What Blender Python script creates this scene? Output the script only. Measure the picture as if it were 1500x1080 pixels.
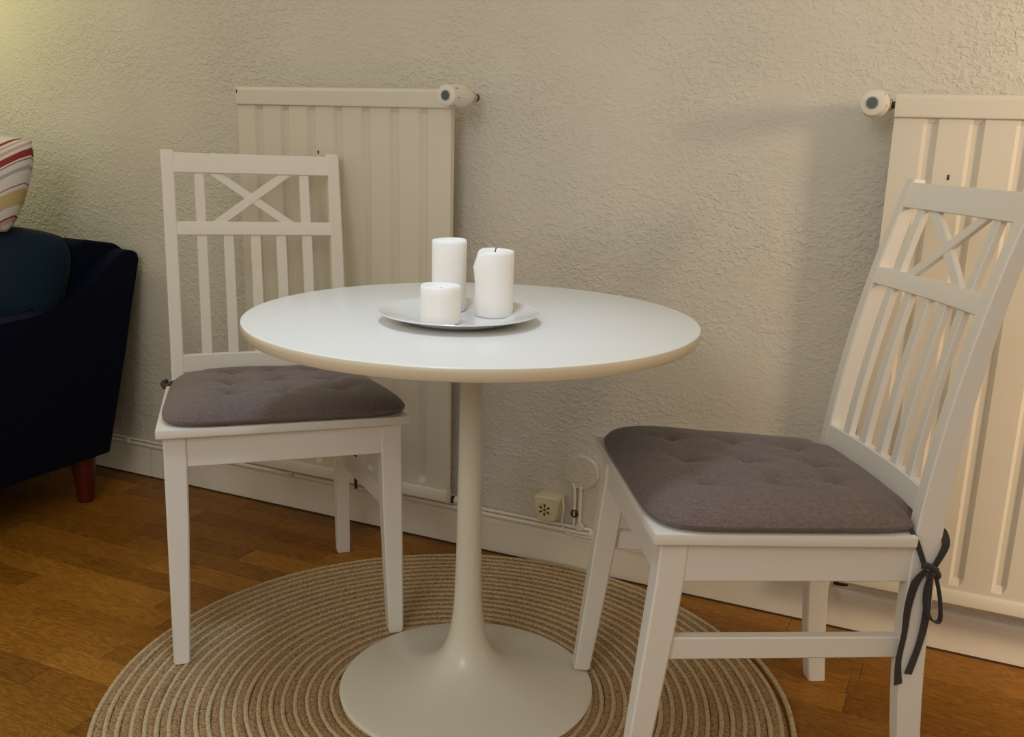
import bpy, bmesh, math, random
import numpy as np
from mathutils import Vector, Matrix
random.seed(7)
for o in list(bpy.data.objects): bpy.data.objects.remove(o)
S = bpy.context.scene; C = S.collection

# ---------------------------------------------------------------- camera, light, exposure
yaw, pitch, roll = .04152, .25946, .02759
fwd = Vector((math.sin(yaw)*math.cos(pitch), math.cos(yaw)*math.cos(pitch), -math.sin(pitch)))
rt = Vector((math.cos(yaw), -math.sin(yaw), 0)); up = rt.cross(fwd)
r2 = rt*math.cos(roll)+up*math.sin(roll); u2 = up*math.cos(roll)-rt*math.sin(roll)
cd = bpy.data.cameras.new('camera'); cam = bpy.data.objects.new('camera', cd); C.objects.link(cam)
m = Matrix((r2, u2, -fwd)).transposed().to_4x4(); m.translation = Vector((0, -1.73455, 1.04917)); cam.matrix_world = m
cd.sensor_width = 36; cd.lens = 1478.8*36/1500; cd.shift_y = (579.31-540)/1500; cd.clip_start = .05
S.camera = cam
S.view_settings.view_transform = 'Standard'; S.view_settings.look = 'None'
S.view_settings.gamma = 1; S.view_settings.use_curve_mapping = False
S.view_settings.exposure = 0.0
w = bpy.data.worlds.new('world'); S.world = w; w.use_nodes = True
w.node_tree.nodes['Background'].inputs[0].default_value = (1, .90, .69, 1)
w.node_tree.nodes['Background'].inputs[1].default_value = .59

def light(name, kind, loc, target, energy, color, size=.3, size_y=None):
    l = bpy.data.lights.new(name, kind); l.energy = energy; l.color = color
    if kind == 'AREA':
        l.size = size
        if size_y: l.shape = 'RECTANGLE'; l.size_y = size_y
    else: l.shadow_soft_size = size
    o = bpy.data.objects.new(name, l); C.objects.link(o); o.location = loc
    o.rotation_euler = (Vector(target)-Vector(loc)).to_track_quat('-Z', 'Y').to_euler(); return o
light('key_lamp', 'AREA', (-.9, -2.4, 1.9), (0, .2, .6), 12.5, (1, .97, .97), .9)
light('side_lamp', 'POINT', (-1.72, 1.10, 1.52), (0, 0, 0), 5.2, (1, .98, .32), .10)
light('floor_lamp', 'POINT', (2.15, -1.70, 1.45), (0, 0, 0), 150, (1, .75, .49), .20)
pend = light('pendant_lamp', 'SPOT', (-.22, -.35, 2.25), (-.12, -.12, .73), 47, (.57, .76, 1), .14)
pend.data.spot_size = math.radians(52); pend.data.spot_blend = 1.0

# ---------------------------------------------------------------- wall frame
WY, WA = .68212, -.47669
WT = Vector((math.cos(WA), math.sin(WA), 0)); WN = Vector((math.sin(WA), -math.cos(WA), 0)); P0 = Vector((0, WY, 0))
def W(s, z, o=0): return P0+WT*s+WN*o+Vector((0, 0, z))

# ---------------------------------------------------------------- material helpers
def mat(name, col=(.8, .8, .8), rough=.5, **k):
    m = bpy.data.materials.new(name); m.use_nodes = True
    b = m.node_tree.nodes['Principled BSDF']
    b.inputs['Base Color'].default_value = (*col, 1); b.inputs['Roughness'].default_value = rough
    for a, v in k.items(): b.inputs[a.replace('_', ' ')].default_value = v
    return m
def N(m, t, **k):
    n = m.node_tree.nodes.new(t)
    for a, v in k.items():
        if a in n.inputs.keys() if isinstance(a, str) else False: n.inputs[a].default_value = v
        else: setattr(n, a, v)
    return n
def L(m, a, b): m.node_tree.links.new(a, b)
def B(m): return m.node_tree.nodes['Principled BSDF']
def coords(m, scale=(1, 1, 1), kind='Object'):
    t = N(m, 'ShaderNodeTexCoord'); mp = N(m, 'ShaderNodeMapping'); mp.inputs['Scale'].default_value = scale
    L(m, t.outputs[kind], mp.inputs[0]); return mp.outputs[0]
def noise(m, vec, scale, detail=3, dist=0, rough=.5):
    n = N(m, 'ShaderNodeTexNoise'); n.inputs['Scale'].default_value = scale; n.inputs['Detail'].default_value = detail
    n.inputs['Distortion'].default_value = dist; n.inputs['Roughness'].default_value = rough
    L(m, vec, n.inputs['Vector']); return n.outputs['Fac']
def ramp(m, fac, stops):
    r = N(m, 'ShaderNodeValToRGB'); e = r.color_ramp.elements
    while len(e) < len(stops): e.new(.5)
    for x, (p, c) in zip(e, stops): x.position = p; x.color = (*c, 1) if len(c) == 3 else c
    L(m, fac, r.inputs[0]); return r.outputs[0]
def bump(m, h, strength=.5, dist=.002, prev=None):
    b = N(m, 'ShaderNodeBump'); b.inputs['Strength'].default_value = strength; b.inputs['Distance'].default_value = dist
    L(m, h, b.inputs['Height'])
    if prev: L(m, prev, b.inputs['Normal'])
    L(m, b.outputs[0], B(m).inputs['Normal']); return b.outputs[0]
def math_(m, op, a, b):
    n = N(m, 'ShaderNodeMath', operation=op)
    for i, v in enumerate((a, b)):
        if isinstance(v, (int, float)): n.inputs[i].default_value = v
        else: L(m, v, n.inputs[i])
    return n.outputs[0]

def plaster(name, col):
    m = mat(name, col, .62)
    v = coords(m, (1, 1, 1.35))
    a = noise(m, v, 105, 2, .5); a = ramp(m, a, [(.48, (0, 0, 0)), (.68, (1, 1, 1))])
    b = noise(m, v, 48, 3, .4); b = ramp(m, b, [(.42, (0, 0, 0)), (.72, (1, 1, 1))])
    big = ramp(m, noise(m, v, 2.3, 2), [(.34, (.25,)*3), (.62, (1, 1, 1))])
    h = math_(m, 'MULTIPLY', math_(m, 'ADD', math_(m, 'MULTIPLY', a, .7), math_(m, 'MULTIPLY', b, .55)), big)
    h = math_(m, 'ADD', h, math_(m, 'MULTIPLY', noise(m, v, 240, 2), .12))
    bump(m, h, .7, .0028)
    c = ramp(m, noise(m, v, 3.5, 3), [(.3, tuple(x*.95 for x in col)), (.7, tuple(min(1, x*1.03) for x in col))])
    L(m, c, B(m).inputs['Base Color']); return m
M_wall = plaster('textured_plaster', (.62, .585, .515))
M_cap = plaster('painted_cover', (.64, .605, .53))
M_base = mat('skirting_paint', (.60, .55, .47), .45)
_v = coords(M_base); L(M_base, ramp(M_base, noise(M_base, _v, 6, 4), [(.3, (.74, .68, .59)), (.7, (.82, .76, .66))]), B(M_base).inputs['Base Color'])
bump(M_base, noise(M_base, _v, 18, 3), .25, .002)
M_rad = mat('radiator_enamel', (.67, .62, .53), .38)
bump(M_rad, noise(M_rad, coords(M_rad), 25, 2), .12, .001)
M_white = mat('white_chair_paint', (.75, .72, .675), .42)
bump(M_white, noise(M_white, coords(M_white, (1, 1, .15)), 160, 2), .12, .0006)
M_top = mat('white_table_laminate', (.80, .80, .785), .27)
M_rim = mat('table_edge', (.72, .645, .50), .35)
M_ped = mat('white_enamel_base', (.70, .67, .585), .26)
_v = coords(M_ped)
_s = ramp(M_ped, noise(M_ped, _v, 9, 5, .8, .65), [(.69, (.70, .67, .585)), (.77, (.42, .38, .32))])
L(M_ped, _s, B(M_ped).inputs['Base Color'])
M_wax = mat('white_wax', (.90, .875, .85), .45, Subsurface_Weight=.35, Subsurface_Scale=.02)
B(M_wax).inputs['Subsurface Radius'].default_value = (1, .7, .5)
bump(M_wax, noise(M_wax, coords(M_wax), 60, 3), .15, .001)
M_wick = mat('burnt_wick', (.02, .018, .015), .9)
M_plate = mat('white_porcelain', (.74, .74, .725), .14, Coat_Weight=.4)
def fabric(name, col, col2, sc=420, bs=.35):
    m = mat(name, col, .88, Sheen_Weight=.12)
    v = coords(m)
    wv = noise(m, coords(m, (1, .22, 1)), sc, 2); wu = noise(m, coords(m, (.22, 1, 1)), sc, 2)
    f = math_(m, 'MULTIPLY', math_(m, 'ADD', wv, wu), .5)
    L(m, ramp(m, f, [(.35, col), (.65, col2)]), B(m).inputs['Base Color'])
    bump(m, f, bs, .0012); return m
M_cush = fabric('grey_brown_cotton', (.115, .081, .076), (.185, .140, .132))
M_tie = fabric('dark_cotton_tape', (.026, .019, .021), (.045, .034, .036))
M_navy = fabric('navy_velour', (.0004, .0020, .0115), (.0007, .0032, .0165), 300, .2)
B(M_navy).inputs['Sheen Weight'].default_value = 0; B(M_navy).inputs['Specular IOR Level'].default_value = .15
M_teal = fabric('petrol_blue_cloth', (.0004, .0090, .0200), (.0009, .0140, .0290), 300, .3)
B(M_teal).inputs['Sheen Weight'].default_value = .03; B(M_teal).inputs['Specular IOR Level'].default_value = .2
M_legred = mat('red_stained_wood', (.085, .006, .003), .4)
M_plast = mat('white_plastic', (.72, .68, .60), .4)
M_dial = mat('grey_dial', (.07, .085, .095), .4)
M_mark = mat('grey_print', (.35, .36, .36), .5)
M_chrome = mat('worn_chrome', (.55, .52, .48), .3, Metallic=1)
M_dark = mat('dark_brass', (.06, .045, .035), .5, Metallic=.5)
M_cream = mat('yellowed_plastic', (.68, .61, .43), .42)
M_black = mat('slot_black', (.03, .028, .02), .7)

def rope(name, c1, c2, fleck):
    m = mat(name, c1, .95)
    v = coords(m)
    f = noise(m, v, 260, 3, .5, .65)
    col = ramp(m, f, [(.33, fleck), (.46, c1), (.68, c2)])
    L(m, col, B(m).inputs['Base Color']); bump(m, f, .8, .0025); return m
M_jute = rope('natural_jute', (.33, .195, .090), (.52, .35, .185), (.10, .045, .018))
M_cord = rope('pale_cotton_cord', (.52, .40, .235), (.68, .54, .345), (.33, .22, .11))

def wood():
    m = mat('oak_parquet', (.3, .15, .05), .42, Specular_IOR_Level=.22)
    oi = N(m, 'ShaderNodeObjectInfo'); g = N(m, 'ShaderNodeNewGeometry')
    rnd = math_(m, 'FRACT', math_(m, 'ADD', oi.outputs['Random'], g.outputs['Random Per Island']), 0)
    tc = N(m, 'ShaderNodeTexCoord')
    off = N(m, 'ShaderNodeCombineXYZ'); L(m, math_(m, 'MULTIPLY', rnd, 37.), off.inputs[0]); L(m, math_(m, 'MULTIPLY', rnd, 11.), off.inputs[1])
    ad = N(m, 'ShaderNodeVectorMath', operation='ADD'); L(m, tc.outputs['Object'], ad.inputs[0]); L(m, off.outputs[0], ad.inputs[1])
    mp = N(m, 'ShaderNodeMapping'); mp.inputs['Scale'].default_value = (1, 9, 1); L(m, ad.outputs[0], mp.inputs[0])
    fine = noise(m, mp.outputs[0], 26, 4, .3, .6)
    mp2 = N(m, 'ShaderNodeMapping'); mp2.inputs['Scale'].default_value = (1, 3.2, 1); L(m, ad.outputs[0], mp2.inputs[0])
    cath = noise(m, mp2.outputs[0], 5, 2, .8)
    rings = math_(m, 'SINE', math_(m, 'MULTIPLY', cath, 95.), 0)
    f = math_(m, 'ADD', math_(m, 'MULTIPLY', fine, .62), math_(m, 'MULTIPLY', rings, .055))
    f = math_(m, 'ADD', f, math_(m, 'MULTIPLY', rnd, .26))
    col = ramp(m, f, [(.18, (.115, .041, .0032)), (.45, (.265, .106, .011)), (.8, (.50, .225, .030))])
    L(m, col, B(m).inputs['Base Color']); bump(m, fine, .12, .0008)
    return m
M_wood = wood()
M_sub = mat('dark_joint', (.05, .025, .01), .8)

# ---------------------------------------------------------------- mesh helpers
def new(name, me, m, parent=None):
    if m: me.materials.append(m)
    o = bpy.data.objects.new(name, me); C.objects.link(o)
    if parent: o.parent = parent
    return o
def from_bm(name, bm, m, parent=None, smooth=False, bevel=0, seg=2):
    if bevel: bmesh.ops.bevel(bm, geom=list(bm.edges), offset=bevel, segments=seg, affect='EDGES', profile=.6, clamp_overlap=True)
    bmesh.ops.recalc_face_normals(bm, faces=bm.faces)
    if smooth:
        for f in bm.faces: f.smooth = True
        if smooth == 'auto':
            bm.normal_update()
            for e_ in bm.edges:
                if len(e_.link_faces) != 2 or e_.calc_face_angle(9) > math.radians(33): e_.smooth = False
    me = bpy.data.meshes.new(name); bm.to_mesh(me); bm.free()
    return new(name, me, m, parent)
def hexa(bm, pts):            # 8 points: bottom ring 4, top ring 4
    v = [bm.verts.new(p) for p in pts]
    for f in ((3, 2, 1, 0), (4, 5, 6, 7), (0, 1, 5, 4), (1, 2, 6, 5), (2, 3, 7, 6), (3, 0, 4, 7)): bm.faces.new([v[i] for i in f])
def box(bm, x0, x1, y0, y1, z0, z1):
    hexa(bm, [(x0, y0, z0), (x1, y0, z0), (x1, y1, z0), (x0, y1, z0), (x0, y0, z1), (x1, y0, z1), (x1, y1, z1), (x0, y1, z1)])
def boxo(name, d, m, parent=None, bevel=.002): bm = bmesh.new(); box(bm, *d); return from_bm(name, bm, m, parent, 'auto', bevel)
def loft(bm, rings, cap=True, closed=False):
    R = [[bm.verts.new(p) for p in r] for r in rings]; n = len(R[0]); k = len(R)
    for i in range(k if closed else k-1):
        a, b = R[i], R[(i+1) % k]
        for j in range(n): bm.faces.new((a[j], a[(j+1) % n], b[(j+1) % n], b[j]))
    if cap and not closed: bm.faces.new(R[0][::-1]); bm.faces.new(R[-1])
def crect(x0, x1, y0, y1, z, c=.003):     # chamfered rectangle in xy
    return [(x0+c, y0, z), (x1-c, y0, z), (x1, y0+c, z), (x1, y1-c, z), (x1-c, y1, z), (x0+c, y1, z), (x0, y1-c, z), (x0, y0+c, z)]
def lathe(name, prof, m, parent=None, seg=48, axis='z', smooth='auto', loc=(0, 0, 0)):
    bm = bmesh.new(); rings = []
    for r, z in prof:
        rings.append([((max(r, 1e-5)*math.cos(2*math.pi*i/seg), max(r, 1e-5)*math.sin(2*math.pi*i/seg), z)) for i in range(seg)])
    loft(bm, rings)
    if axis == '-y': bmesh.ops.transform(bm, matrix=Matrix.Rotation(math.pi/2, 4, 'X'), verts=bm.verts)
    if axis == 'x': bmesh.ops.transform(bm, matrix=Matrix.Rotation(math.pi/2, 4, 'Y'), verts=bm.verts)
    bmesh.ops.translate(bm, vec=loc, verts=bm.verts)
    return from_bm(name, bm, m, parent, smooth)
def smoothpts(pts, n=8):
    P = [Vector(p) for p in pts]; out = []
    for i in range(len(P)-1):
        a = P[max(i-1, 0)]; b = P[i]; c = P[i+1]; d = P[min(i+2, len(P)-1)]
        for k in range(n):
            t = k/n; out.append(.5*((2*b)+(c-a)*t+(2*a-5*b+4*c-d)*t*t+(3*b-a-3*c+d)*t**3))
    out.append(P[-1]); return out
def tube(bm, pts, r, seg=8, n=6):
    P = smoothpts(pts, n) if n > 1 else [Vector(p) for p in pts]; rings = []; ref = None
    for i, p in enumerate(P):
        t = (P[min(i+1, len(P)-1)]-P[max(i-1, 0)]).normalized()
        if ref is None: ref = t.orthogonal().normalized()
        ref = (ref-t*ref.dot(t)).normalized(); q = t.cross(ref)
        rings.append([p+ref*r*math.cos(2*math.pi*k/seg)+q*r*math.sin(2*math.pi*k/seg) for k in range(seg)])
    loft(bm, rings)
def tubeo(name, pts, r, m, parent=None, seg=8, n=6): bm = bmesh.new(); tube(bm, pts, r, seg, n); return from_bm(name, bm, m, parent, 'auto')
def ribbon(bm, pts, wdir, w, th=.002, n=7):
    """flat tape along pts; wdir = width direction per point or one vector; w = width (number or list)"""
    P = smoothpts(pts, n); rings = []
    for i, p in enumerate(P):
        t = (P[min(i+1, len(P)-1)]-P[max(i-1, 0)]).normalized()
        wd = Vector(wdir); wd = (wd-t*wd.dot(t)).normalized(); q = t.cross(wd)
        u = i/(len(P)-1)*(len(pts)-1); k = int(min(u, len(pts)-2)); ww = w if not isinstance(w, (list, tuple)) else w[k]+(w[k+1]-w[k])*(u-k)
        rings.append([p+wd*ww/2+q*th/2, p-wd*ww/2+q*th/2, p-wd*ww/2-q*th/2, p+wd*ww/2-q*th/2])
    loft(bm, rings)
def empty(name, label, cat, loc=(0, 0, 0), rz=0, group=None):
    o = bpy.data.objects.new(name, None); C.objects.link(o); o.location = loc; o.rotation_euler = (0, 0, rz); o.empty_display_size = .05
    o['label'] = label; o['category'] = cat
    if group: o['group'] = group
    return o
def tag(o, label, cat, group=None):
    o['label'] = label; o['category'] = cat
    if group: o['group'] = group
    return o

# ---------------------------------------------------------------- structure
def wallroot(o): o.location = P0; o.rotation_euler = (0, 0, WA); return o
# local frame of the wall: x along the wall, -y into the room
bw = wallroot(boxo('wall_back', (-4.5, 3.6, .006, .16, -.05, 2.6), M_wall, None, 0)); bw['kind'] = 'structure'
fl = wallroot(boxo('floor', (-4.5, 3.6, -5.5, .16, -.06, -.0022), M_sub, None, 0)); fl['kind'] = 'structure'
blocker = boxo('unseen_light_blocker', (1.45, 1.57, -4.6, -.965, -.05, 2.6), M_wall, None, 0); blocker['kind'] = 'structure'  # slab added out of view to keep floor_lamp off the right chair's near side
# oak strips running along the wall
RW = .071; cand = []; rnd = random.Random(3); meshes = {}
LEN = (.36, .42, .48, .54)
for r in range(70):
    o0 = -.01+r*RW; x = -4.4+rnd.random()*.5
    while x < 3.5:
        ln = rnd.choice(LEN); cand.append((x, ln, o0)); x += ln
def plank_bm(bm, x, y, ln):
    g = .0004; c = .0009; a = (x+g, x+ln-g, y+g, y+RW-g)
    v = [bm.verts.new(p) for p in ((a[0], a[2], -.0022), (a[1], a[2], -.0022), (a[1], a[3], -.0022), (a[0], a[3], -.0022),
         (a[0], a[2], -.0006), (a[1], a[2], -.0006), (a[1], a[3], -.0006), (a[0], a[3], -.0006),
         (a[0]+c, a[2]+c, 0), (a[1]-c, a[2]+c, 0), (a[1]-c, a[3]-c, 0), (a[0]+c, a[3]-c, 0))]
    for q in (0, 4):
        for i in range(4): j = (i+1) % 4; bm.faces.new((v[q+i], v[q+j], v[q+4+j], v[q+4+i]))
    bm.faces.new(v[8:12])
for ln in LEN:
    bm = bmesh.new(); plank_bm(bm, 0, 0, ln); me = bpy.data.meshes.new('plank'); bm.to_mesh(me); bm.free(); me.materials.append(M_wood); meshes[ln] = me
def seen(x, ln, o0):
    s = x+ln/2; o = o0+RW/2
    if not (-2.1 < s < 1.5 and o < 1.75): return None
    p = W(s, 0, o)-cam.location
    z = p.dot(fwd); u = p.dot(r2)/z*1478.8; v = -p.dot(u2)/z*1478.8+579
    return z if (-900 < u < 900 and v < 1130) else None
vis = [(seen(*c), c) for c in cand]; near = sorted([v for v in vis if v[0]])[:290]; ns = {id(v[1]) for v in near}
bm = bmesh.new()
for z, c in vis:
    x, ln, o0 = c
    if id(c) in ns:
        o = bpy.data.objects.new('plank', meshes[ln]); C.objects.link(o); o.parent = fl; o.location = (x, -o0-RW, 0)
    else: plank_bm(bm, x, -o0-RW, ln)
rest = from_bm('far_planks', bm, M_wood, fl); rest['kind'] = 'stuff'
# skirting board: front face is the wall line, small ledge on top
bm = bmesh.new()
prof = [(.006, 0), (0, 0), (0, .080), (.002, .088), (.006, .0917), (.0061, .0917)]
bm2 = bmesh.new()
for a, b in ((-4.5, -1.077), (-1.075, 3.6)):
    loft(bm, [[(x, y, z) for y, z in [(.012, -.002), (0, -.002), (0, .083), (.002, .089), (.006, .0917), (.012, .0917)]] for x in (a, b)])
sk = wallroot(from_bm('baseboard_back', bm, M_base)); sk['kind'] = 'structure'
bm = bmesh.new(); loft(bm, [[(x, y, z) for y, z in [(.0005, 0), (-.0025, 0), (-.0025, .003), (.0005, .004)]] for x in (-4.5, 3.6)])
from_bm('painted_shadow_strip', bm, M_sub, sk)  # solid dark strip painting in the shade where skirting meets floor

# ---------------------------------------------------------------- pipe along the skirting
pr = empty('heating_pipe', 'thin painted heating pipes running along the top of the skirting board', 'pipe', P0, WA)
tubeo('pipe', [(-4.4, -.006, .1035), (.60, -.006, .1035), (.905, -.006, .1035)], .0055, M_base, pr, 10, 1)
tubeo('pipe', [(-4.4, -.003, .1145), (.335, -.003, .1145)], .0045, M_base, pr, 10, 1)
for s in (-1.155, .335, -.55): lathe('pipe_clip', [(.0085, -.006), (.010, -.004), (.010, .004), (.0085, .006)], M_plast, pr, 16, 'x', 'auto', (s, -.007, .106))

# ---------------------------------------------------------------- radiators
def radiator(s0, s1, zb, zt, ro, label, name='radiator'):
    r = empty(name, label, 'radiator', W(s0, 0), WA, 'tall panel radiators on the plaster wall')
    wd = s1-s0; Y = -ro
    xs = [(0, 0), (.002, 0)]; x = .052; per = .078; dd = .0065
    stations = [(0.0, 0), (.003, 0)]
    while x < wd-.03:
        stations += [(x, 0), (x+.0065, 1), (x+.020, 1), (x+.0265, 0)]; x += per
    stations += [(wd-.003, 0), (wd, 0)]
    zsn = [(zb+.0, 0), (zb+.040, 0), (zb+.056, 1), (zt-.052, 1), (zt-.038, 0), (zt, 0)]
    bm = bmesh.new(); G = []
    for z, fz in zsn:
        G.append([bm.verts.new((x, Y+dd*f*fz, z)) for x, f in stations])
    for i in range(len(zsn)-1):
        for j in range(len(stations)-1): bm.faces.new((G[i][j], G[i][j+1], G[i+1][j+1], G[i+1][j]))
    # turned edges back 14 mm
    def edge(a, b, off): bm.faces.new((a, b, off[1], off[0]))
    bk = [[bm.verts.new((x, Y+.016, z)) for x, f in (stations[0], stations[-1])] for z, _ in (zsn[0], zsn[-1])]
    bm.faces.new([bk[0][0], bk[0][1], bk[1][1], bk[1][0]])
    bm.faces.new([g[0] for g in G]+[bk[1][0], bk[0][0]]); bm.faces.new([g[-1] for g in G]+[bk[1][1], bk[0][1]])
    bm.faces.new(G[0]+[bk[0][1], bk[0][0]]); bm.faces.new(G[-1]+[bk[1][1], bk[1][0]])
    from_bm('front_panel', bm, M_rad, r)
    bm = bmesh.new(); loft(bm, [[(x, y, z) for y, z in [(Y+.020, zt-.041), (Y-.0055, zt-.041), (Y-.0065, zt-.039), (Y-.0065, zt-.0065), (Y-.0015, zt+.0), (Y+.005, zt+.002), (Y+.020, zt+.002)]] for x in (-.001, wd+.001)])
    from_bm('top_cover', bm, M_rad, r, False, .0008, 1)
    bm = bmesh.new(); loft(bm, [[(x, y, z) for y, z in [(Y+.018, zb-.002), (Y-.002, zb-.002), (Y-.006, zb+.003), (Y-.006, zb+.024), (Y-.003, zb+.030), (Y+.018, zb+.030)]] for x in (-.001, wd+.001)])
    from_bm('bottom_rail', bm, M_rad, r, 'auto')
    for x in (.09, wd-.09):
        for z in (zb+.10, zt-.12): boxo('wall_bracket', (x-.012, x+.012, Y+.0155, .0065, z-.03, z+.03), M_rad, r)
    return r
def thermostat(root, s, z, o0, o1, side):
    """valve head pointing into the room; side=+1: radiator lies to the right"""
    h = o1-o0
    hd = lathe('thermostat_head', [(.010, 0), (.012, .004), (.0145, .010), (.0215, h*.25), (.0255, h*.42), (.0258, h*.60), (.0245, h*.68), (.0240, h*.71), (.0232, h*.94), (.0215, h*.985), (.018, h), (0, h)], M_plast, root, 48, '-y', 'auto', (s, -o0, z))
    lathe('dial', [(.0115, 0), (.0115, .0010), (.0105, .0016), (0, .0016)], M_mark, hd, 32, '-y', 'auto', (s, -o1+.0002, z))
    lathe('dial_centre', [(.0095, 0), (.0095, .0016), (.0088, .0026), (0, .0026)], M_dial, hd, 32, '-y', 'auto', (s, -o1, z))
    bm = bmesh.new()
    for k in range(7):
        a = math.radians(-60+k*50); c, sn = math.cos(a), math.sin(a)
        rr = .0238; v = []
        y0, y1 = -o0-h*.78, -o0-h*.90
        q = [(rr+.0004, -.0011), (rr+.0004, .0011)]
        for y in (y0, y1):
            for R_, T_ in ((rr-.002, -.0011), (rr+.0005, -.0011), (rr+.0005, .0011), (rr-.002, .0011)):
                v.append((s+R_*c-T_*sn, y, z+R_*sn+T_*c))
        hexa(bm, v)
    from_bm('scale_mark', bm, M_mark, hd)
    vb = lathe('valve_nut', [(.010, 0), (.0125, .001), (.0125, .013), (.010, .014)], M_chrome, root, 8, '-y', 'auto', (s, -o0+.013, z))
    lathe('valve_elbow', [(.0095, -.006), (.0095, .016)], M_dark, root, 16, '-y', 'auto', (s, -o0+.022, z))
    a, b = (s+.002, s+.034) if side > 0 else (s-.038, s-.002)
    lathe('valve_tail', [(.007, a), (.007, b)], M_dark, root, 16, 'x', 'auto', (0, -o0+.020, z))
    mid = (a+b)/2; lathe('union_nut', [(.0095, mid-.006), (.0115, mid-.005), (.0115, mid+.005), (.0095, mid+.006)], M_chrome, root, 6, 'x', 'auto', (0, -o0+.020, z))
zb, zt, ro = .1434, 1.1274, .075
ra = radiator(-.6304, -.0248, zb, zt, ro, 'cream panel radiator behind the left chair, its valve head at the right top corner')
thermostat(ra, .6304+.013, 1.112, .055, .170, -1)
lathe('lower_valve', [(.006, 0), (.0115, .002), (.0115, .016), (.0135, .018), (.0135, .034), (.010, .038)], M_plast, ra, 8, 'x', 'auto', (.612, -.045, .141))
lathe('lower_valve_nut', [(.010, 0), (.010, .012)], M_dark, ra, 8, 'x', 'auto', (.603, -.045, .141))
tubeo('valve_pipe', [(.640, -.045, .141), (.645, -.03, .125), (.645, -.008, .106)], .006, M_base, ra)
for (x, z) in ((.2409, .9786), (.004, 1.118)): boxo('paint_chip', (x-.0016, x+.0016, -ro-.0075 if z > 1.05 else -ro-.0012, -ro+.001, z-.004, z+.004), M_dark, ra, .0008)
rb = radiator(.9169, .9169+1.0, zb, zt, ro, 'cream panel radiator behind the right chair, cut off by the picture edge')
thermostat(rb, .883-.9169, 1.1095, .055, .150, 1)
lathe('lower_valve', [(.006, -.018), (.0115, -.016), (.0115, 0), (.0095, .012)], M_dark, rb, 8, 'x', 'auto', (0.004, -.045, .132))
tubeo('valve_pipe', [(-.012, -.045, .132), (-.016, -.03, .118), (-.016, -.008, .106)], .006, M_base, rb)
boxo('paint_chip', (.1063-.002, .1063+.002, -ro-.0012, -ro+.001, .976, .986), M_dark, rb, .0008)

# ---------------------------------------------------------------- small fittings on the wall
so = empty('wall_socket', 'yellowed square outlet with round slotted face above the skirting', 'socket', W(.226, .161), WA)
bm = bmesh.new()
def rr(x, z, r, y, k=4):
    out = []
    for cx_, cz_, a0 in ((x-r, z-r, 0), (-x+r, z-r, 90), (-x+r, -z+r, 180), (x-r, -z+r, 270)):
        for i in range(k+1): a = math.radians(a0+90*i/k); out.append((cx_+r*math.cos(a), y, cz_+r*math.sin(a)))
    return out
def taper(ring): return [(x*(1+.16*z/.036)*.96, y, z*.88) for x, y, z in ring]
loft(bm, [taper(rr(.031, .036, .010, .0055)), taper(rr(.031, .036, .010, -.034)), taper(rr(.029, .034, .009, -.038)), taper(rr(.0265, .0315, .008, -.040))])
bd = from_bm('outlet_body', bm, M_cream, so, 'auto')
lathe('outlet_face', [(.0205, 0), (.0205, .0012), (.0185, .0018), (.0180, .0004), (0, .0004)], M_cream, so, 40, '-y', 'auto', (-.002, -.0398, -.002))
for k in range(6):
    a = math.radians(90+60*k); c, s_ = math.cos(a), math.sin(a); bm = bmesh.new(); v = []
    for y in (-.0400, -.0412):
        for R_, T_ in ((.0065, -.0014), (.0145, -.0024), (.0145, .0024), (.0065, .0014)): v.append((-.002+R_*c-T_*s_, y, -.002+R_*s_+T_*c))
    hexa(bm, v); from_bm('slot', bm, M_black, so)
lathe('slot_hub', [(.003, 0), (.003, .0012), (0, .0012)], M_black, so, 12, '-y', 'auto', (-.002, -.0400, -.002))
cp = lathe('junction_cover', [(.0425, .0), (.0425, .006), (.0405, .0085), (0, .009)], M_cap, None, 56, '-y', 'auto')
cp.location = W(.300, .2555, -.005); cp.rotation_euler = (0, 0, WA); tag(cp, 'round cover disc painted over with wall plaster, above the outlet', 'cover disc')
cb = tubeo('outlet_cable', [(.262, -.020, .190), (.268, -.026, .165), (.264, -.024, .140), (.266, -.022, .118), (.276, -.020, .104), (.300, -.018, .100), (.36, -.0155, .100), (.50, -.0145, .0985), (.7, -.0145, .0985)], .0022, M_plast, None, 8, 8)
wallroot(cb); tag(cb, 'thin white cable curling down from the outlet to the skirting', 'cable')
vp = empty('riser_pipe', 'short painted conduit rising from the skirting to the round cover', 'pipe', P0, WA)
tubeo('conduit', [(.3005, -.002, .107), (.3005, -.002, .222)], .0042, M_base, vp, 10, 1)
tubeo('conduit', [(.2865, -.002, .118), (.2865, -.002, .200), (.280, -.002, .225)], .004, M_base, vp, 10, 3)
lathe('plug_hole', [(.010, 0), (.0100, .003), (.007, .004), (.0065, .001), (0, .001)], M_dark, vp, 20, '-y', 'auto', (.2885, -.004, .150))
lathe('pipe_clip', [(.010, 0), (.010, .006), (.008, .008)], M_plast, vp, 20, '-y', 'auto', (.305, -.006, .120))

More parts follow.
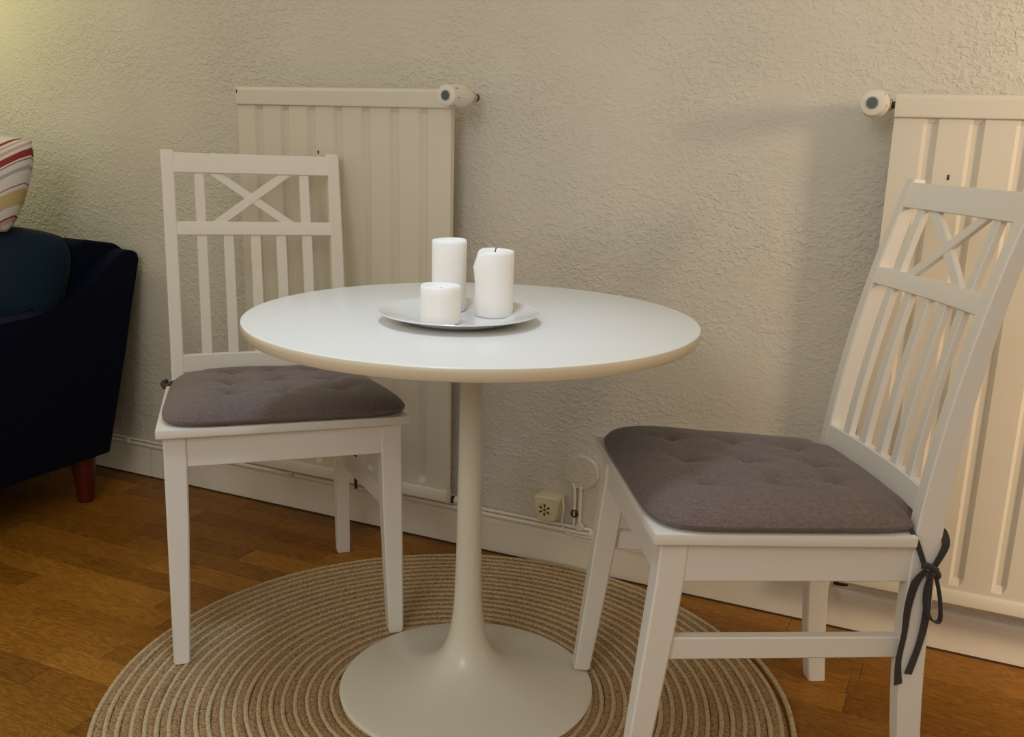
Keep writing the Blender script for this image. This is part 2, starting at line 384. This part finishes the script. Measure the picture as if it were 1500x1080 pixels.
# ---------------------------------------------------------------- rug
rug = empty('round_rug', 'round braided jute rug under the table, cream cord between brown braids', 'rug', (-.036, -.017, 0))
def spiral(name, r0, r1, pitch, phase, rad, flat, m, lump, per, step, zc):
    n = []; th = 2*math.pi*r0/pitch; T = []
    tmax = 2*math.pi*r1/pitch
    while th < tmax: T.append(th); th += step/max(pitch*th/(2*math.pi), .012)
    T = np.array(T); R_ = pitch*T/(2*math.pi)+phase
    arc = np.concatenate([[0], np.cumsum(np.diff(T)*R_[1:])]); K = 8
    a = np.arange(K)*2*math.pi/K
    tw = arc[:, None]*2*math.pi/per
    rr_ = rad*(1+lump*np.sin(tw+2*a[None, :])+.5*lump*np.sin(tw*.37+a[None, :]*3))
    wob = .0010*np.sin(arc/.11)+.0007*np.sin(arc/.037)
    x = (R_+wob)[:, None]+rr_*np.cos(a)[None, :]
    z = zc+rr_*flat*np.sin(a)[None, :]
    z = np.maximum(z, .0006)
    V = np.stack([x*np.cos(T)[:, None], x*np.sin(T)[:, None], z], 2).reshape(-1, 3)
    M_ = len(T); i = np.arange(M_-1)[:, None]*K; j = np.arange(K)[None, :]; j2 = (j+1) % K
    F = np.stack([i+j, i+K+j, i+K+j2, i+j2], 2).reshape(-1, 4)
    me = bpy.data.meshes.new(name); me.vertices.add(len(V)); me.vertices.foreach_set('co', V.ravel())
    me.loops.add(F.size); me.loops.foreach_set('vertex_index', F.ravel()); me.polygons.add(len(F))
    me.polygons.foreach_set('loop_start', np.arange(0, F.size, 4)); me.polygons.foreach_set('loop_total', np.full(len(F), 4))
    me.polygons.foreach_set('use_smooth', np.ones(len(F), bool)); me.update(); me.validate()
    return new(name, me, m, rug)
PT = .0218
spiral('jute_braid', .03, .6335-.003, PT, 0.0, .0082, .62, M_jute, .13, .012, .0028, .0062)
spiral('cream_cord', .03, .6335, PT, PT*.5, .0047, .95, M_cord, .16, .007, .0021, .0082)
lathe('rug_backing', [(0.001, .0006), (.632, .0006), (.632, .004), (0.001, .004)], M_jute, rug, 96)

# ---------------------------------------------------------------- table
TZ = .73; Rt = .3924; tt = .0234; Rb = .2406
tb = empty('pedestal_table', 'round white pedestal table with a trumpet base, standing on the rug', 'table', (0, 0, 0))
lathe('tabletop', [(0, TZ-.0035), (0, TZ), (Rt-.0045, TZ), (Rt-.0015, TZ-.0008), (Rt-.0008, TZ-.0015)], M_top, tb, 160)
lathe('table_edge', [(Rt-.030, TZ-tt), (Rt-.010, TZ-tt), (Rt-.004, TZ-tt+.002), (Rt-.0005, TZ-tt+.008), (Rt, TZ-.008), (Rt-.0002, TZ-.003), (Rt-.0010, TZ-.0012), (Rt-.0035, TZ-.0012), (Rt-.0035, TZ-.0036)], M_rim, tb, 160)
lathe('underside', [(0, TZ-tt), (Rt-.029, TZ-tt), (Rt-.029, TZ-.004), (0, TZ-.004)], M_rim, tb, 96)
ph = [(Rb, .012), (Rb+.0005, .0155), (Rb-.003, .0185), (Rb-.012, .0205), (.205, .0245), (.160, .0315), (.125, .0400), (.095, .0500), (.070, .0640), (.052, .0820), (.040, .1050), (.0325, .1350), (.0275, .175), (.0248, .23), (.0232, .30), (.0222, .38), (.0212, .48), (.0205, .58), (.0205, .66), (.0215, .690), (.0260, .700), (.0260, TZ-tt-.002)]
def smprof(p, n=4):
    q = smoothpts([(a, b, 0) for a, b in p], n); return [(v.x, v.y) for v in q]
lathe('pedestal', [(.0, .012)]+smprof(ph), M_ped, tb, 96, smooth='auto')
lathe('mounting_plate', [(0, TZ-tt-.006), (.09, TZ-tt-.006), (.092, TZ-tt), (0, TZ-tt)], M_ped, tb, 48)

# ---------------------------------------------------------------- plate and candles
pl = lathe('plate', [(0, .0035), (.050, .0035), (.075, .0038), (.083, .0055), (.100, .0105), (.120, .0165), (.1345, .0195), (.1355, .0185), (.1345, .0172), (.120, .0128), (.100, .0065), (.086, .0015), (.078, .0008), (.070, .0), (.060, .0008), (0, .0012)][::-1], M_plate, None, 120)
pl.location = (-.0235, -.052, TZ); tag(pl, 'wide shallow white porcelain plate holding three candles on the table', 'plate')
def candle(x, y, r, h, label, lean=0, dip=.004, wick=.009, lip=None, notch=0, seed=1):
    c = empty('pillar_candle', label, 'candle', (x, y, TZ+.0036), 0, 'white pillar candles on the plate')
    bm = bmesh.new(); seg = 56; rd = random.Random(seed); ph_ = rd.random()*6
    prof = [(0, 0, 0), (.94, 0, 0), (1, .03, 0), (1, .25, 0), (1, .5, 0), (1, .75, 0), (1, .95, .0), (.965, 1.0, 1), (.90, 1.0, 1), (.80, 1-dip/h, .4), (.4, 1-dip*1.3/h, 0), (0, 1-dip*1.3/h, 0)]
    rings = []
    for f, t, e in prof:
        ring = []
        for i in range(seg):
            a = 2*math.pi*i/seg
            wob = 1+.012*math.sin(2*a+ph_+t*2)+.006*math.sin(5*a+ph_)
            rr_ = max(f*r*wob, 1e-5)
            if notch and t > .6 and f > .5:         # melted side sagging
                d = math.cos(a-math.radians(190)); d = max(d, 0)**3
                rr_ += notch*d*(1 if t < .9 else -.8)*(1 if f > .9 else .6)
            z = t*h + (e*.0007*math.sin(a*2+ph_) if e else 0)
            if notch and t > .9 and f > .5: z -= max(math.cos(a-math.radians(190)), 0)**3*.0055
            ring.append((rr_*math.cos(a)+lean*t*h, rr_*math.sin(a), z))
        rings.append(ring)
    loft(bm, rings); from_bm('wax', bm, M_wax, c, True)
    if wick: tubeo('wick', [(lean*h, 0, h-dip*1.3-.002), (lean*h+.0005, 0, h-dip*1.3+wick*.6), (lean*h+.0025, 0, h-dip*1.3+wick)], .0011, M_wick, c, 6, 3)
    return c
candle(-.0425, .030, .0300, .1250, 'tallest white pillar candle, at the back left of the plate', 0, .007, .005, seed=2)
candle(.0360, -.0115, .0335, .1130, 'white pillar candle on the right of the plate with black wick and sagging left side', 0, .0045, .010, notch=.0035, seed=5)
candle(-.0535, -.0840, .0335, .0625, 'shortest white pillar candle, at the front left of the plate', 0, .006, .003, seed=9)

# ---------------------------------------------------------------- chairs
hs, ht, wf, wr, d = .47116, .98773, .46158, .39629, .40059
b1, b2, sd, sdt, sdb, bl = .02329, .06021, .0436, .02463, .03408, .0532
ff, fi, lf, er, ov, lw, st, lt = 0, -.0177, .031, -.0143, .014, .0424, .01715, .0275
zm0, zm1, zbt0, zbt1, zr1 = .8039, .8341, .4987, .5390, .9405
fy = d/2; hw = wf/2; hr = wr/2
def yb(z):
    t = (z-hs)/(ht-hs)
    if t > 0: return -fy-(b1*t+b2*t*t)
    u = (hs-z)/hs; return -fy-bl*u**2
def dep(z):
    t = (z-hs)/(ht-hs)
    if t > 0: return sd+(sdt-sd)*t
    u = (hs-z)/hs; return sd+(sdb-sd)*u**2
def chair_matrix(x, y, a, t, r, z):
    R_ = Matrix.Rotation(a+math.pi, 4, 'Z') @ Matrix.Rotation(t, 4, 'X') @ Matrix.Rotation(-r, 4, 'Y')
    return Matrix.Translation((x, y, z)) @ R_
def chair(mw, label, floor_z):
    c = empty('dining_chair', label, 'chair', group='white wooden dining chairs with crossed backs')
    c.matrix_world = mw
    inv = mw.inverted(); zax = (mw.to_3x3() @ Vector((0, 0, 1)))
    def foot(x, y, gz):      # local z at which a leg at (x,y) meets world height gz
        p = mw @ Vector((x, y, 0)); return (gz-p.z)/zax.z
    # seat
    bm = bmesh.new(); e = .0
    pts = [(-(hw+ov), fy+ov), (hw+ov, fy+ov), (hr+ov, -fy+.002), (hr-lt-.004, -fy+.002), (hr-lt-.006, -fy-.034), (-(hr-lt-.006), -fy-.034), (-(hr-lt-.004), -fy+.002), (-(hr+ov), -fy+.002)]
    loft(bm, [[(x, y, z) for x, y in pts] for z in (hs-st, hs)])
    from_bm('seat', bm, M_white, c, 'auto', .0028, 2)
    z0 = hs-st-.0005; az = hs-st-.062
    for s in (1, -1):
        # front leg, tapering on its inner sides
        zf = foot(s*(hw-.015), fy, floor_z[(s, 'f')]); rings = []
        for z, w_ in ((zf, 0), (zf+.004, .02), (.16, .5), (.28, .85), (az, 1), (z0, 1)):
            ww = lf+(lw-lf)*w_; off = -fi*(1-max(min((z-zf)/(az-zf), 1), 0)); c_ = .003
            x1 = s*hw; x0 = s*(hw-ww)
            if z == zf: x1 -= s*.002; x0 += s*.002
            rings.append(crect(min(x0, x1), max(x0, x1), fy+off-ww, fy+off, z, c_))
        bm = bmesh.new(); loft(bm, rings); from_bm('leg', bm, M_white, c, 'auto')
        # rear leg and back post in one piece
        zr_ = foot(s*(hr-er-.015), -fy-bl, floor_z[(s, 'r')]); rings = []
        for z in [zr_]+[.02+(ht-.02)*i/22 for i in range(23)]:
            u = max((hs-z)/hs, 0); o_ = hr-er*u**1.5; wd_ = lt+(lf-lt)*min(u*2.5, 1)
            if z > hs: wd_ = lt
            c_ = .0025
            x0, x1 = sorted((s*o_, s*(o_-wd_)))
            rings.append(crect(x0, x1, yb(z)-dep(z), yb(z), z, c_))
        r_ = rings[-1]; cx_ = sum(p[0] for p in r_)/8; cy_ = sum(p[1] for p in r_)/8
        rings.append([(cx_+(p[0]-cx_)*.86, cy_+(p[1]-cy_)*.84, p[2]+.003) for p in r_])
        bm = bmesh.new(); loft(bm, rings); from_bm('leg', bm, M_white, c, 'auto')
        # side apron and stretcher
        def bar(name, xf, xr, yf, yr_, za, zb_, th, zc=None):
            bm = bmesh.new()
            xs = (s*xf, s*(xf-th), s*(xr-th), s*xr)
            ys = (yf, yf, yr_, yr_)
            hexa(bm, [(x, y, za) for x, y in zip(xs, ys)]+[(x, y, zb_) for x, y in zip(xs, ys)])
            from_bm(name, bm, M_white, c, 'auto', .0018, 1)
        bar('side_apron', hw-.003, hr-.002, fy-lw+.004, -fy-.004, az, z0, .018)
        bar('stretcher', hw-.008, hr-.004, fy-.030, -fy-.012, .2629, .2986, .020)
    bm = bmesh.new(); box(bm, -(hw-lw+.002), hw-lw+.002, fy-.024, fy-.004, az, z0); from_bm('front_apron', bm, M_white, c, 'auto', .0015, 1)
    bm = bmesh.new(); box(bm, -(hr-lt+.002), hr-lt+.002, -fy-.030, -fy-.010, az, z0); from_bm('rear_apron', bm, M_white, c, 'auto', .0015, 1)
    # curved back rails
    CV = .010
    def cy(x): return -CV*(1-(x/(hr-lt))**2)
    def rail(name, za, zb_, th, xe=None):
        xe = xe or hr-lt+.003; rings = []
        for i in range(13):
            x = -xe+2*xe*i/12; k = .0018
            ya, yt = yb(za)+cy(x)-.001, yb(zb_)+cy(x)-.001
            rings.append([(x, ya-k, za), (x, ya, za+k), (x, yt, zb_-k), (x, yt-k, zb_), (x, yt-th+k, zb_), (x, yt-th, zb_-k), (x, ya-th, za+k), (x, ya-th+k, za)])
        bm = bmesh.new(); loft(bm, rings); from_bm(name, bm, M_white, c, 'auto')
    rail('top_rail', zr1, ht-.003, .019); rail('middle_rail', zm0, zm1, .019); rail('lower_rail', zbt0, zbt1, .019)
    def slat(name, xa, za, xb, zb_, w_, th=.012, rec=.004):
        bm = bmesh.new(); n = 6; rings = []
        dx, dz = xb-xa, zb_-za; ln = math.hypot(dx, dz); px, pz = dz/ln, -dx/ln
        if abs(dx) > .01: hx, hz = w_/2*ln/abs(dz), 0
        else: hx, hz = w_/2, 0
        for i in range(n+1):
            t = i/n; x = xa+dx*t; z = za+dz*t; ring = []
            for sx, sy in ((-1, 0), (1, 0), (1, -1), (-1, -1)):
                X = x+sx*hx; ring.append((X, yb(z)+cy(X)-rec+sy*th, z))
            rings.append(ring)
        loft(bm, rings); from_bm(name, bm, M_white, c, 'auto', .0012, 1)
    for x in (-.1165, -.0575, 0, .0600, .1185): slat('slat', x, zbt1-.006, x, zm0+.006, .0225)
    for x in (-.1160, .1180): slat('upright', x, zm1-.006, x, zr1+.006, .0215)
    slat('cross_brace', .083, zm1-.005, -.080, zr1+.005, .0185, .010, .004)
    slat('cross_brace', -.080, zm1-.005, .091, zr1+.005, .0185, .010, .0055)
    return c

def cushion(mw, label, seed, knots):
    c = empty('seat_cushion', label, 'cushion', group='tufted grey-brown seat cushions'); c.matrix_world = mw
    z0 = hs+.0008; H = .047; rd = random.Random(seed)
    cen_y = -.005
    def outline(a):
        ca, sa = math.cos(a), math.sin(a); n = 6.5
        k = (abs(ca)**n+abs(sa)**n)**(-1/n)
        x, y = k*ca, k*sa
        yy = y*.222+cen_y; half = .2270+.0215*y; X_ = x*half
        k2 = min(max((abs(X_)-.150)/.022, 0), 1); lim = -.240+.044*k2
        return X_, max(yy, lim)
    K = 160; NR = 34
    tufts = [(x*(1+.10*(y/.11))+sx, y) for (x, sx) in ((.098, 0), (0, -.004), (-.105, 0)) for y in (.110, .002, -.110)]
    tufts = [(x+rd.uniform(-.006, .006), y+rd.uniform(-.006, .006)) for x, y in tufts]
    ph = [rd.random()*6 for _ in range(8)]
    def top(x, y, r):
        z = .006+(H-.006)*(max(1-r**5, 0))**.5
        dz = 0
        for tx, ty in tufts:
            q = math.hypot((x-tx), (y-ty)*1.0); dz += .0150*math.exp(-(q/.0075)**1.2)+.0065*math.exp(-(q/.026)**2)
            ang = math.atan2(y-ty, x-tx); dz += .0036*math.exp(-(q/.036)**2)*(q/.036)*math.sin(ang*4+ph[0]+tx*40)
        z -= dz*(1 if r < .9 else 0 if r > .99 else (.99-r)/.09)
        z += .0012*math.sin(x*38+ph[1]+y*9)*(1-r**4)+.0009*math.sin(y*45+ph[2]+x*12)*(1-r**4)
        return z
    bm = bmesh.new(); bot = []; rings = []
    def ringat(r, zf, isr=None):
        out = []
        for i in range(K):
            X, Y = outline(2*math.pi*i/K); Yc = (Y-cen_y)*r+cen_y; out.append((X*r, Yc, zf(X*r, Yc)))
        return out
    rings.append(ringat(.90, lambda x, y: z0+.0))
    rings.append(ringat(.965, lambda x, y: z0+.0015))
    rings.append(ringat(.995, lambda x, y: z0+.006))
    rings.append(ringat(1.0, lambda x, y: z0+.012))
    rs = [.998, .993, .985, .975, .96, .94, .915, .885]+[.86-.86*i/(NR-1) for i in range(NR)]
    rs[-1] = .004
    for r in rs:
        rings.append(ringat(r, lambda x, y, r=r: z0+max(top(x, y, r), .0125 if r > .9 else .004)))
    loft(bm, rings); body = from_bm('cushion_body', bm, M_cush, c, True)
    for k in knots:
        bm = bmesh.new(); k(bm); from_bm('tie', bm, M_tie, c, 'auto')
    return c

MA = chair_matrix(-.42201, .34093, .31872, .04425, .01495, .00208)
MB_ = chair_matrix(.43838, -.15645, -1.51539, .05621, -.01208, .00973)
RZ = .0123
chair(MA, 'white wooden chair on the left of the table, its back against the radiator', {(1, 'f'): RZ, (-1, 'f'): RZ, (1, 'r'): .0003, (-1, 'r'): .0003})
chair(MB_, 'white wooden chair on the right of the table, seen from its side', {(1, 'f'): .0245, (-1, 'f'): RZ, (1, 'r'): .0003, (-1, 'r'): .0003})
def bow(side, full=True):
    X = side*(hr+.0055)
    def f1(bm):   # strap from the cushion round the post, and the knot
        ribbon(bm, [(side*.188, -.190, hs+.012), (X, -.197, hs-.005), (X, -.207, .448), (X, -.221, .420)], (0, 1, .3), .008)
        ribbon(bm, [(side*.170, -.2475, .474), (side*.186, -.2485, .472), (X-side*.001, -.2475, .456), (X, -.236, .422)], (0, 1, -.2), [.008, .014, .012, .009])
    def f2(bm):
        tube(bm, [(X+side*.002, -.213, .424), (X+side*.006, -.222, .425), (X+side*.006, -.232, .420), (X+side*.006, -.240, .412), (X+side*.002, -.242, .406)], .0052, 8, 5)
        tube(bm, [(X+side*.003, -.238, .421), (X+side*.008, -.231, .412), (X+side*.004, -.225, .406)], .0045, 8, 5)
    def f3(bm): ribbon(bm, [(X+side*.004, -.222, .418), (X+side*.003, -.209, .396), (X+side*.002, -.205, .355), (X+side*.002, -.207, .31), (X+side*.002, -.206, .262), (X+side*.003, -.212, .224)], (side*.25, 1, .15), [.008, .016, .013, .010, .010, .015])
    def f4(bm): ribbon(bm, [(X+side*.004, -.229, .416), (X+side*.004, -.232, .375), (X+side*.003, -.236, .335), (X+side*.002, -.234, .290), (X+side*.003, -.225, .242)], (side*.25, 1, .15), [.008, .013, .014, .012, .014])
    def f5(bm): ribbon(bm, [(X+side*.005, -.231, .416), (X+side*.008, -.226, .385), (X+side*.008, -.232, .353), (X+side*.006, -.246, .335), (X+side*.003, -.259, .334), (X+side*.002, -.258, .352), (X+side*.003, -.250, .380), (X+side*.005, -.236, .414)], (1, .35, 0), [.008, .011, .012, .010, .008, .007, .007, .007], .0022)
    return [f1, f2, f3, f4, f5] if full else None
def smallknot(bm):
    X = hr+.006
    ribbon(bm, [(.188, -.196, hs+.012), (X+.002, -.205, hs+.006), (X+.010, -.216, hs-.006), (X+.014, -.232, hs-.008)], (0, .3, 1), .009)
    tube(bm, [(X+.008, -.212, hs-.004), (X+.018, -.222, hs-.006), (X+.022, -.234, hs-.001), (X+.012, -.240, hs+.004)], .0062, 8, 5)
def tail(bm):
    ribbon(bm, [(-(hr+.004), -.255, hs-.01), (-(hr+.012), -.262, .40), (-(hr+.018), -.262, .33), (-(hr+.021), -.262, .25), (-(hr+.0215), -.260, .175)], (1, .2, 0), .0075)
cushion(MA @ Matrix.Translation((-.009, .001, 0)), 'grey-brown tufted cushion on the left chair, part hidden by the tabletop', 4, [smallknot, tail])
cushion(MB_, 'grey-brown tufted cushion on the right chair, tied to the post with a bow', 11, bow(-1))

# ---------------------------------------------------------------- sofa and its cushions
sf = empty('sofa', 'dark navy fabric sofa with red wooden legs at the left edge, beside the wall', 'sofa', P0, WA)
def prism(name, pts, x0, x1, m, parent, bev, sub=0):
    bm = bmesh.new(); loft(bm, [[(x, -o_, z) for o_, z in pts] for x in (x0, x1)])
    return from_bm(name, bm, m, parent, 'auto', bev, 3)
SX = -1.049
prism('side_panel', [(.173, .134), (.095, .405), (.017, .660), (.022, .682), (.045, .692), (.085, .688), (.125, .662), (.183, .616), (.253, .574), (.316, .557), (.40, .553), (.85, .548), (.86, .137)], SX-.062, SX, M_navy, sf, .010)
prism('sofa_back', [(.173, .134), (.017, .665), (.024, .690), (.050, .706), (.150, .724), (.185, .715), (.200, .69), (.28, .40), (.28, .134)], -2.9, SX-.055, M_navy, sf, .010)
prism('seat_base', [(.20, .134), (.20, .36), (.85, .36), (.85, .134)], -2.9, SX-.07, M_navy, sf, .01)
prism('seat_pad', [(.24, .362), (.24, .46), (.87, .47), (.87, .362)], -2.9, SX-.078, M_navy, sf, .02)
def sofaleg(x, o_):
    rings = [[(x+r*math.cos(a), -o_+r*math.sin(a), z) for a in [i*math.pi/8 for i in range(16)]] for z, r in ((.0005, .0205), (.01, .022), (.134, .035))]
    bm = bmesh.new(); loft(bm, rings); from_bm('leg', bm, M_legred, sf, 'auto')
sofaleg(-1.096, .231); sofaleg(-1.10, .79); sofaleg(-2.84, .24); sofaleg(-2.84, .79)
def puff(name, corners, thick, m, label, cat, edge=.12, nx=36, nz=28, pw=.42, tilt=0, ripple=.0, pinch=.06, rnd_=0.):
    """padded cushion between four corners (wall frame: s, out, z)"""
    TL, TR, BR, BL = [Vector((s, -o_, z)) for s, o_, z in corners]
    bm = bmesh.new(); nrm = ((TR-TL).cross(BL-TL)).normalized()
    if nrm.y > 0: nrm = -nrm
    G = {}
    for side in (1, -1):
        for i in range(nx+1):
            for j in range(nz+1):
                u = i/nx*2-1; v = j/nz*2-1
                border = i in (0, nx) or j in (0, nz)
                if border and side == -1: G[(side, i, j)] = G[(1, i, j)]; continue
                pu = u*math.sqrt(1-rnd_*v**4)*(1-pinch*(1-v*v)); pv = v*math.sqrt(1-rnd_*u**4)*(1-pinch*(1-u*u))
                a = (pu+1)/2; b = (pv+1)/2
                p = (BL*(1-a)+BR*a)*(1-b)+(TL*(1-a)+TR*a)*b
                t = ((1-abs(u)**3.0)*(1-abs(v)**3.0)); t = max(t, 0)**pw*thick/2
                t += ripple*math.sin(u*9+v*4)*(1-u*u)*(1-v*v)
                G[(side, i, j)] = bm.verts.new(p+nrm*t*side)
    for side in (1, -1):
        for i in range(nx):
            for j in range(nz):
                q = [G[(side, i, j)], G[(side, i+1, j)], G[(side, i+1, j+1)], G[(side, i, j+1)]]
                bm.faces.new(q if side > 0 else q[::-1])
    o = from_bm(name, bm, m, None, True); wallroot(o); tag(o, label, cat); return o, G
puff('sofa_cushion', [(-1.85, .225, .760), (-1.058, .225, .755), (-1.075, .320, .474), (-1.85, .330, .474)], .19, M_teal, 'plump petrol-blue back cushion leaning inside the sofa arm', 'cushion', pinch=.02, pw=.5, ripple=.003, rnd_=.22)
# striped scatter cushion
M_str = mat('striped_cotton', (.8, .78, .74), .85)
uvm = N(M_str, 'ShaderNodeTexCoord'); sep = N(M_str, 'ShaderNodeSeparateXYZ'); L(M_str, uvm.outputs['Object'], sep.inputs[0])
zz = math_(M_str, 'ADD', sep.outputs['Z'], math_(M_str, 'MULTIPLY', math_(M_str, 'ADD', sep.outputs['X'], 1.27), -.65))
fz = math_(M_str, 'DIVIDE', math_(M_str, 'SUBTRACT', zz, .68), .32)
wht = (.62, .59, .57); red = (.26, .02, .022); pnk = (.50, .33, .30); yel = (.50, .38, .19); gry = (.36, .35, .38); drk = (.06, .03, .04)
st_ = [(0, red), (.03, wht), (.08, pnk), (.11, wht), (.15, pnk), (.18, red), (.195, wht), (.26, yel), (.37, wht), (.395, red), (.405, wht), (.50, gry), (.53, wht), (.575, drk), (.585, wht), (.60, red), (.66, wht), (.69, pnk), (.72, wht), (.75, pnk), (.77, wht), (.795, red), (.825, wht), (.90, wht)]
crp = N(M_str, 'ShaderNodeValToRGB'); crp.color_ramp.interpolation = 'CONSTANT'; e = crp.color_ramp.elements
while len(e) < len(st_): e.new(.5)
for x_, (p_, c_) in zip(e, st_): x_.position = p_; x_.color = (*c_, 1)
L(M_str, fz, crp.inputs[0]); L(M_str, crp.outputs[0], B(M_str).inputs['Base Color'])
bump(M_str, noise(M_str, coords(M_str), 300, 2), .3, .001)
pw_, _g = puff('scatter_cushion', [(-1.62, .24, 1.0), (-1.150, .25, .985), (-1.205, .31, .748), (-1.60, .31, .748)], .13, M_str, 'striped red, white and yellow scatter cushion resting on the petrol-blue cushion', 'cushion', pinch=-.045, pw=.55, ripple=.004, rnd_=.05)
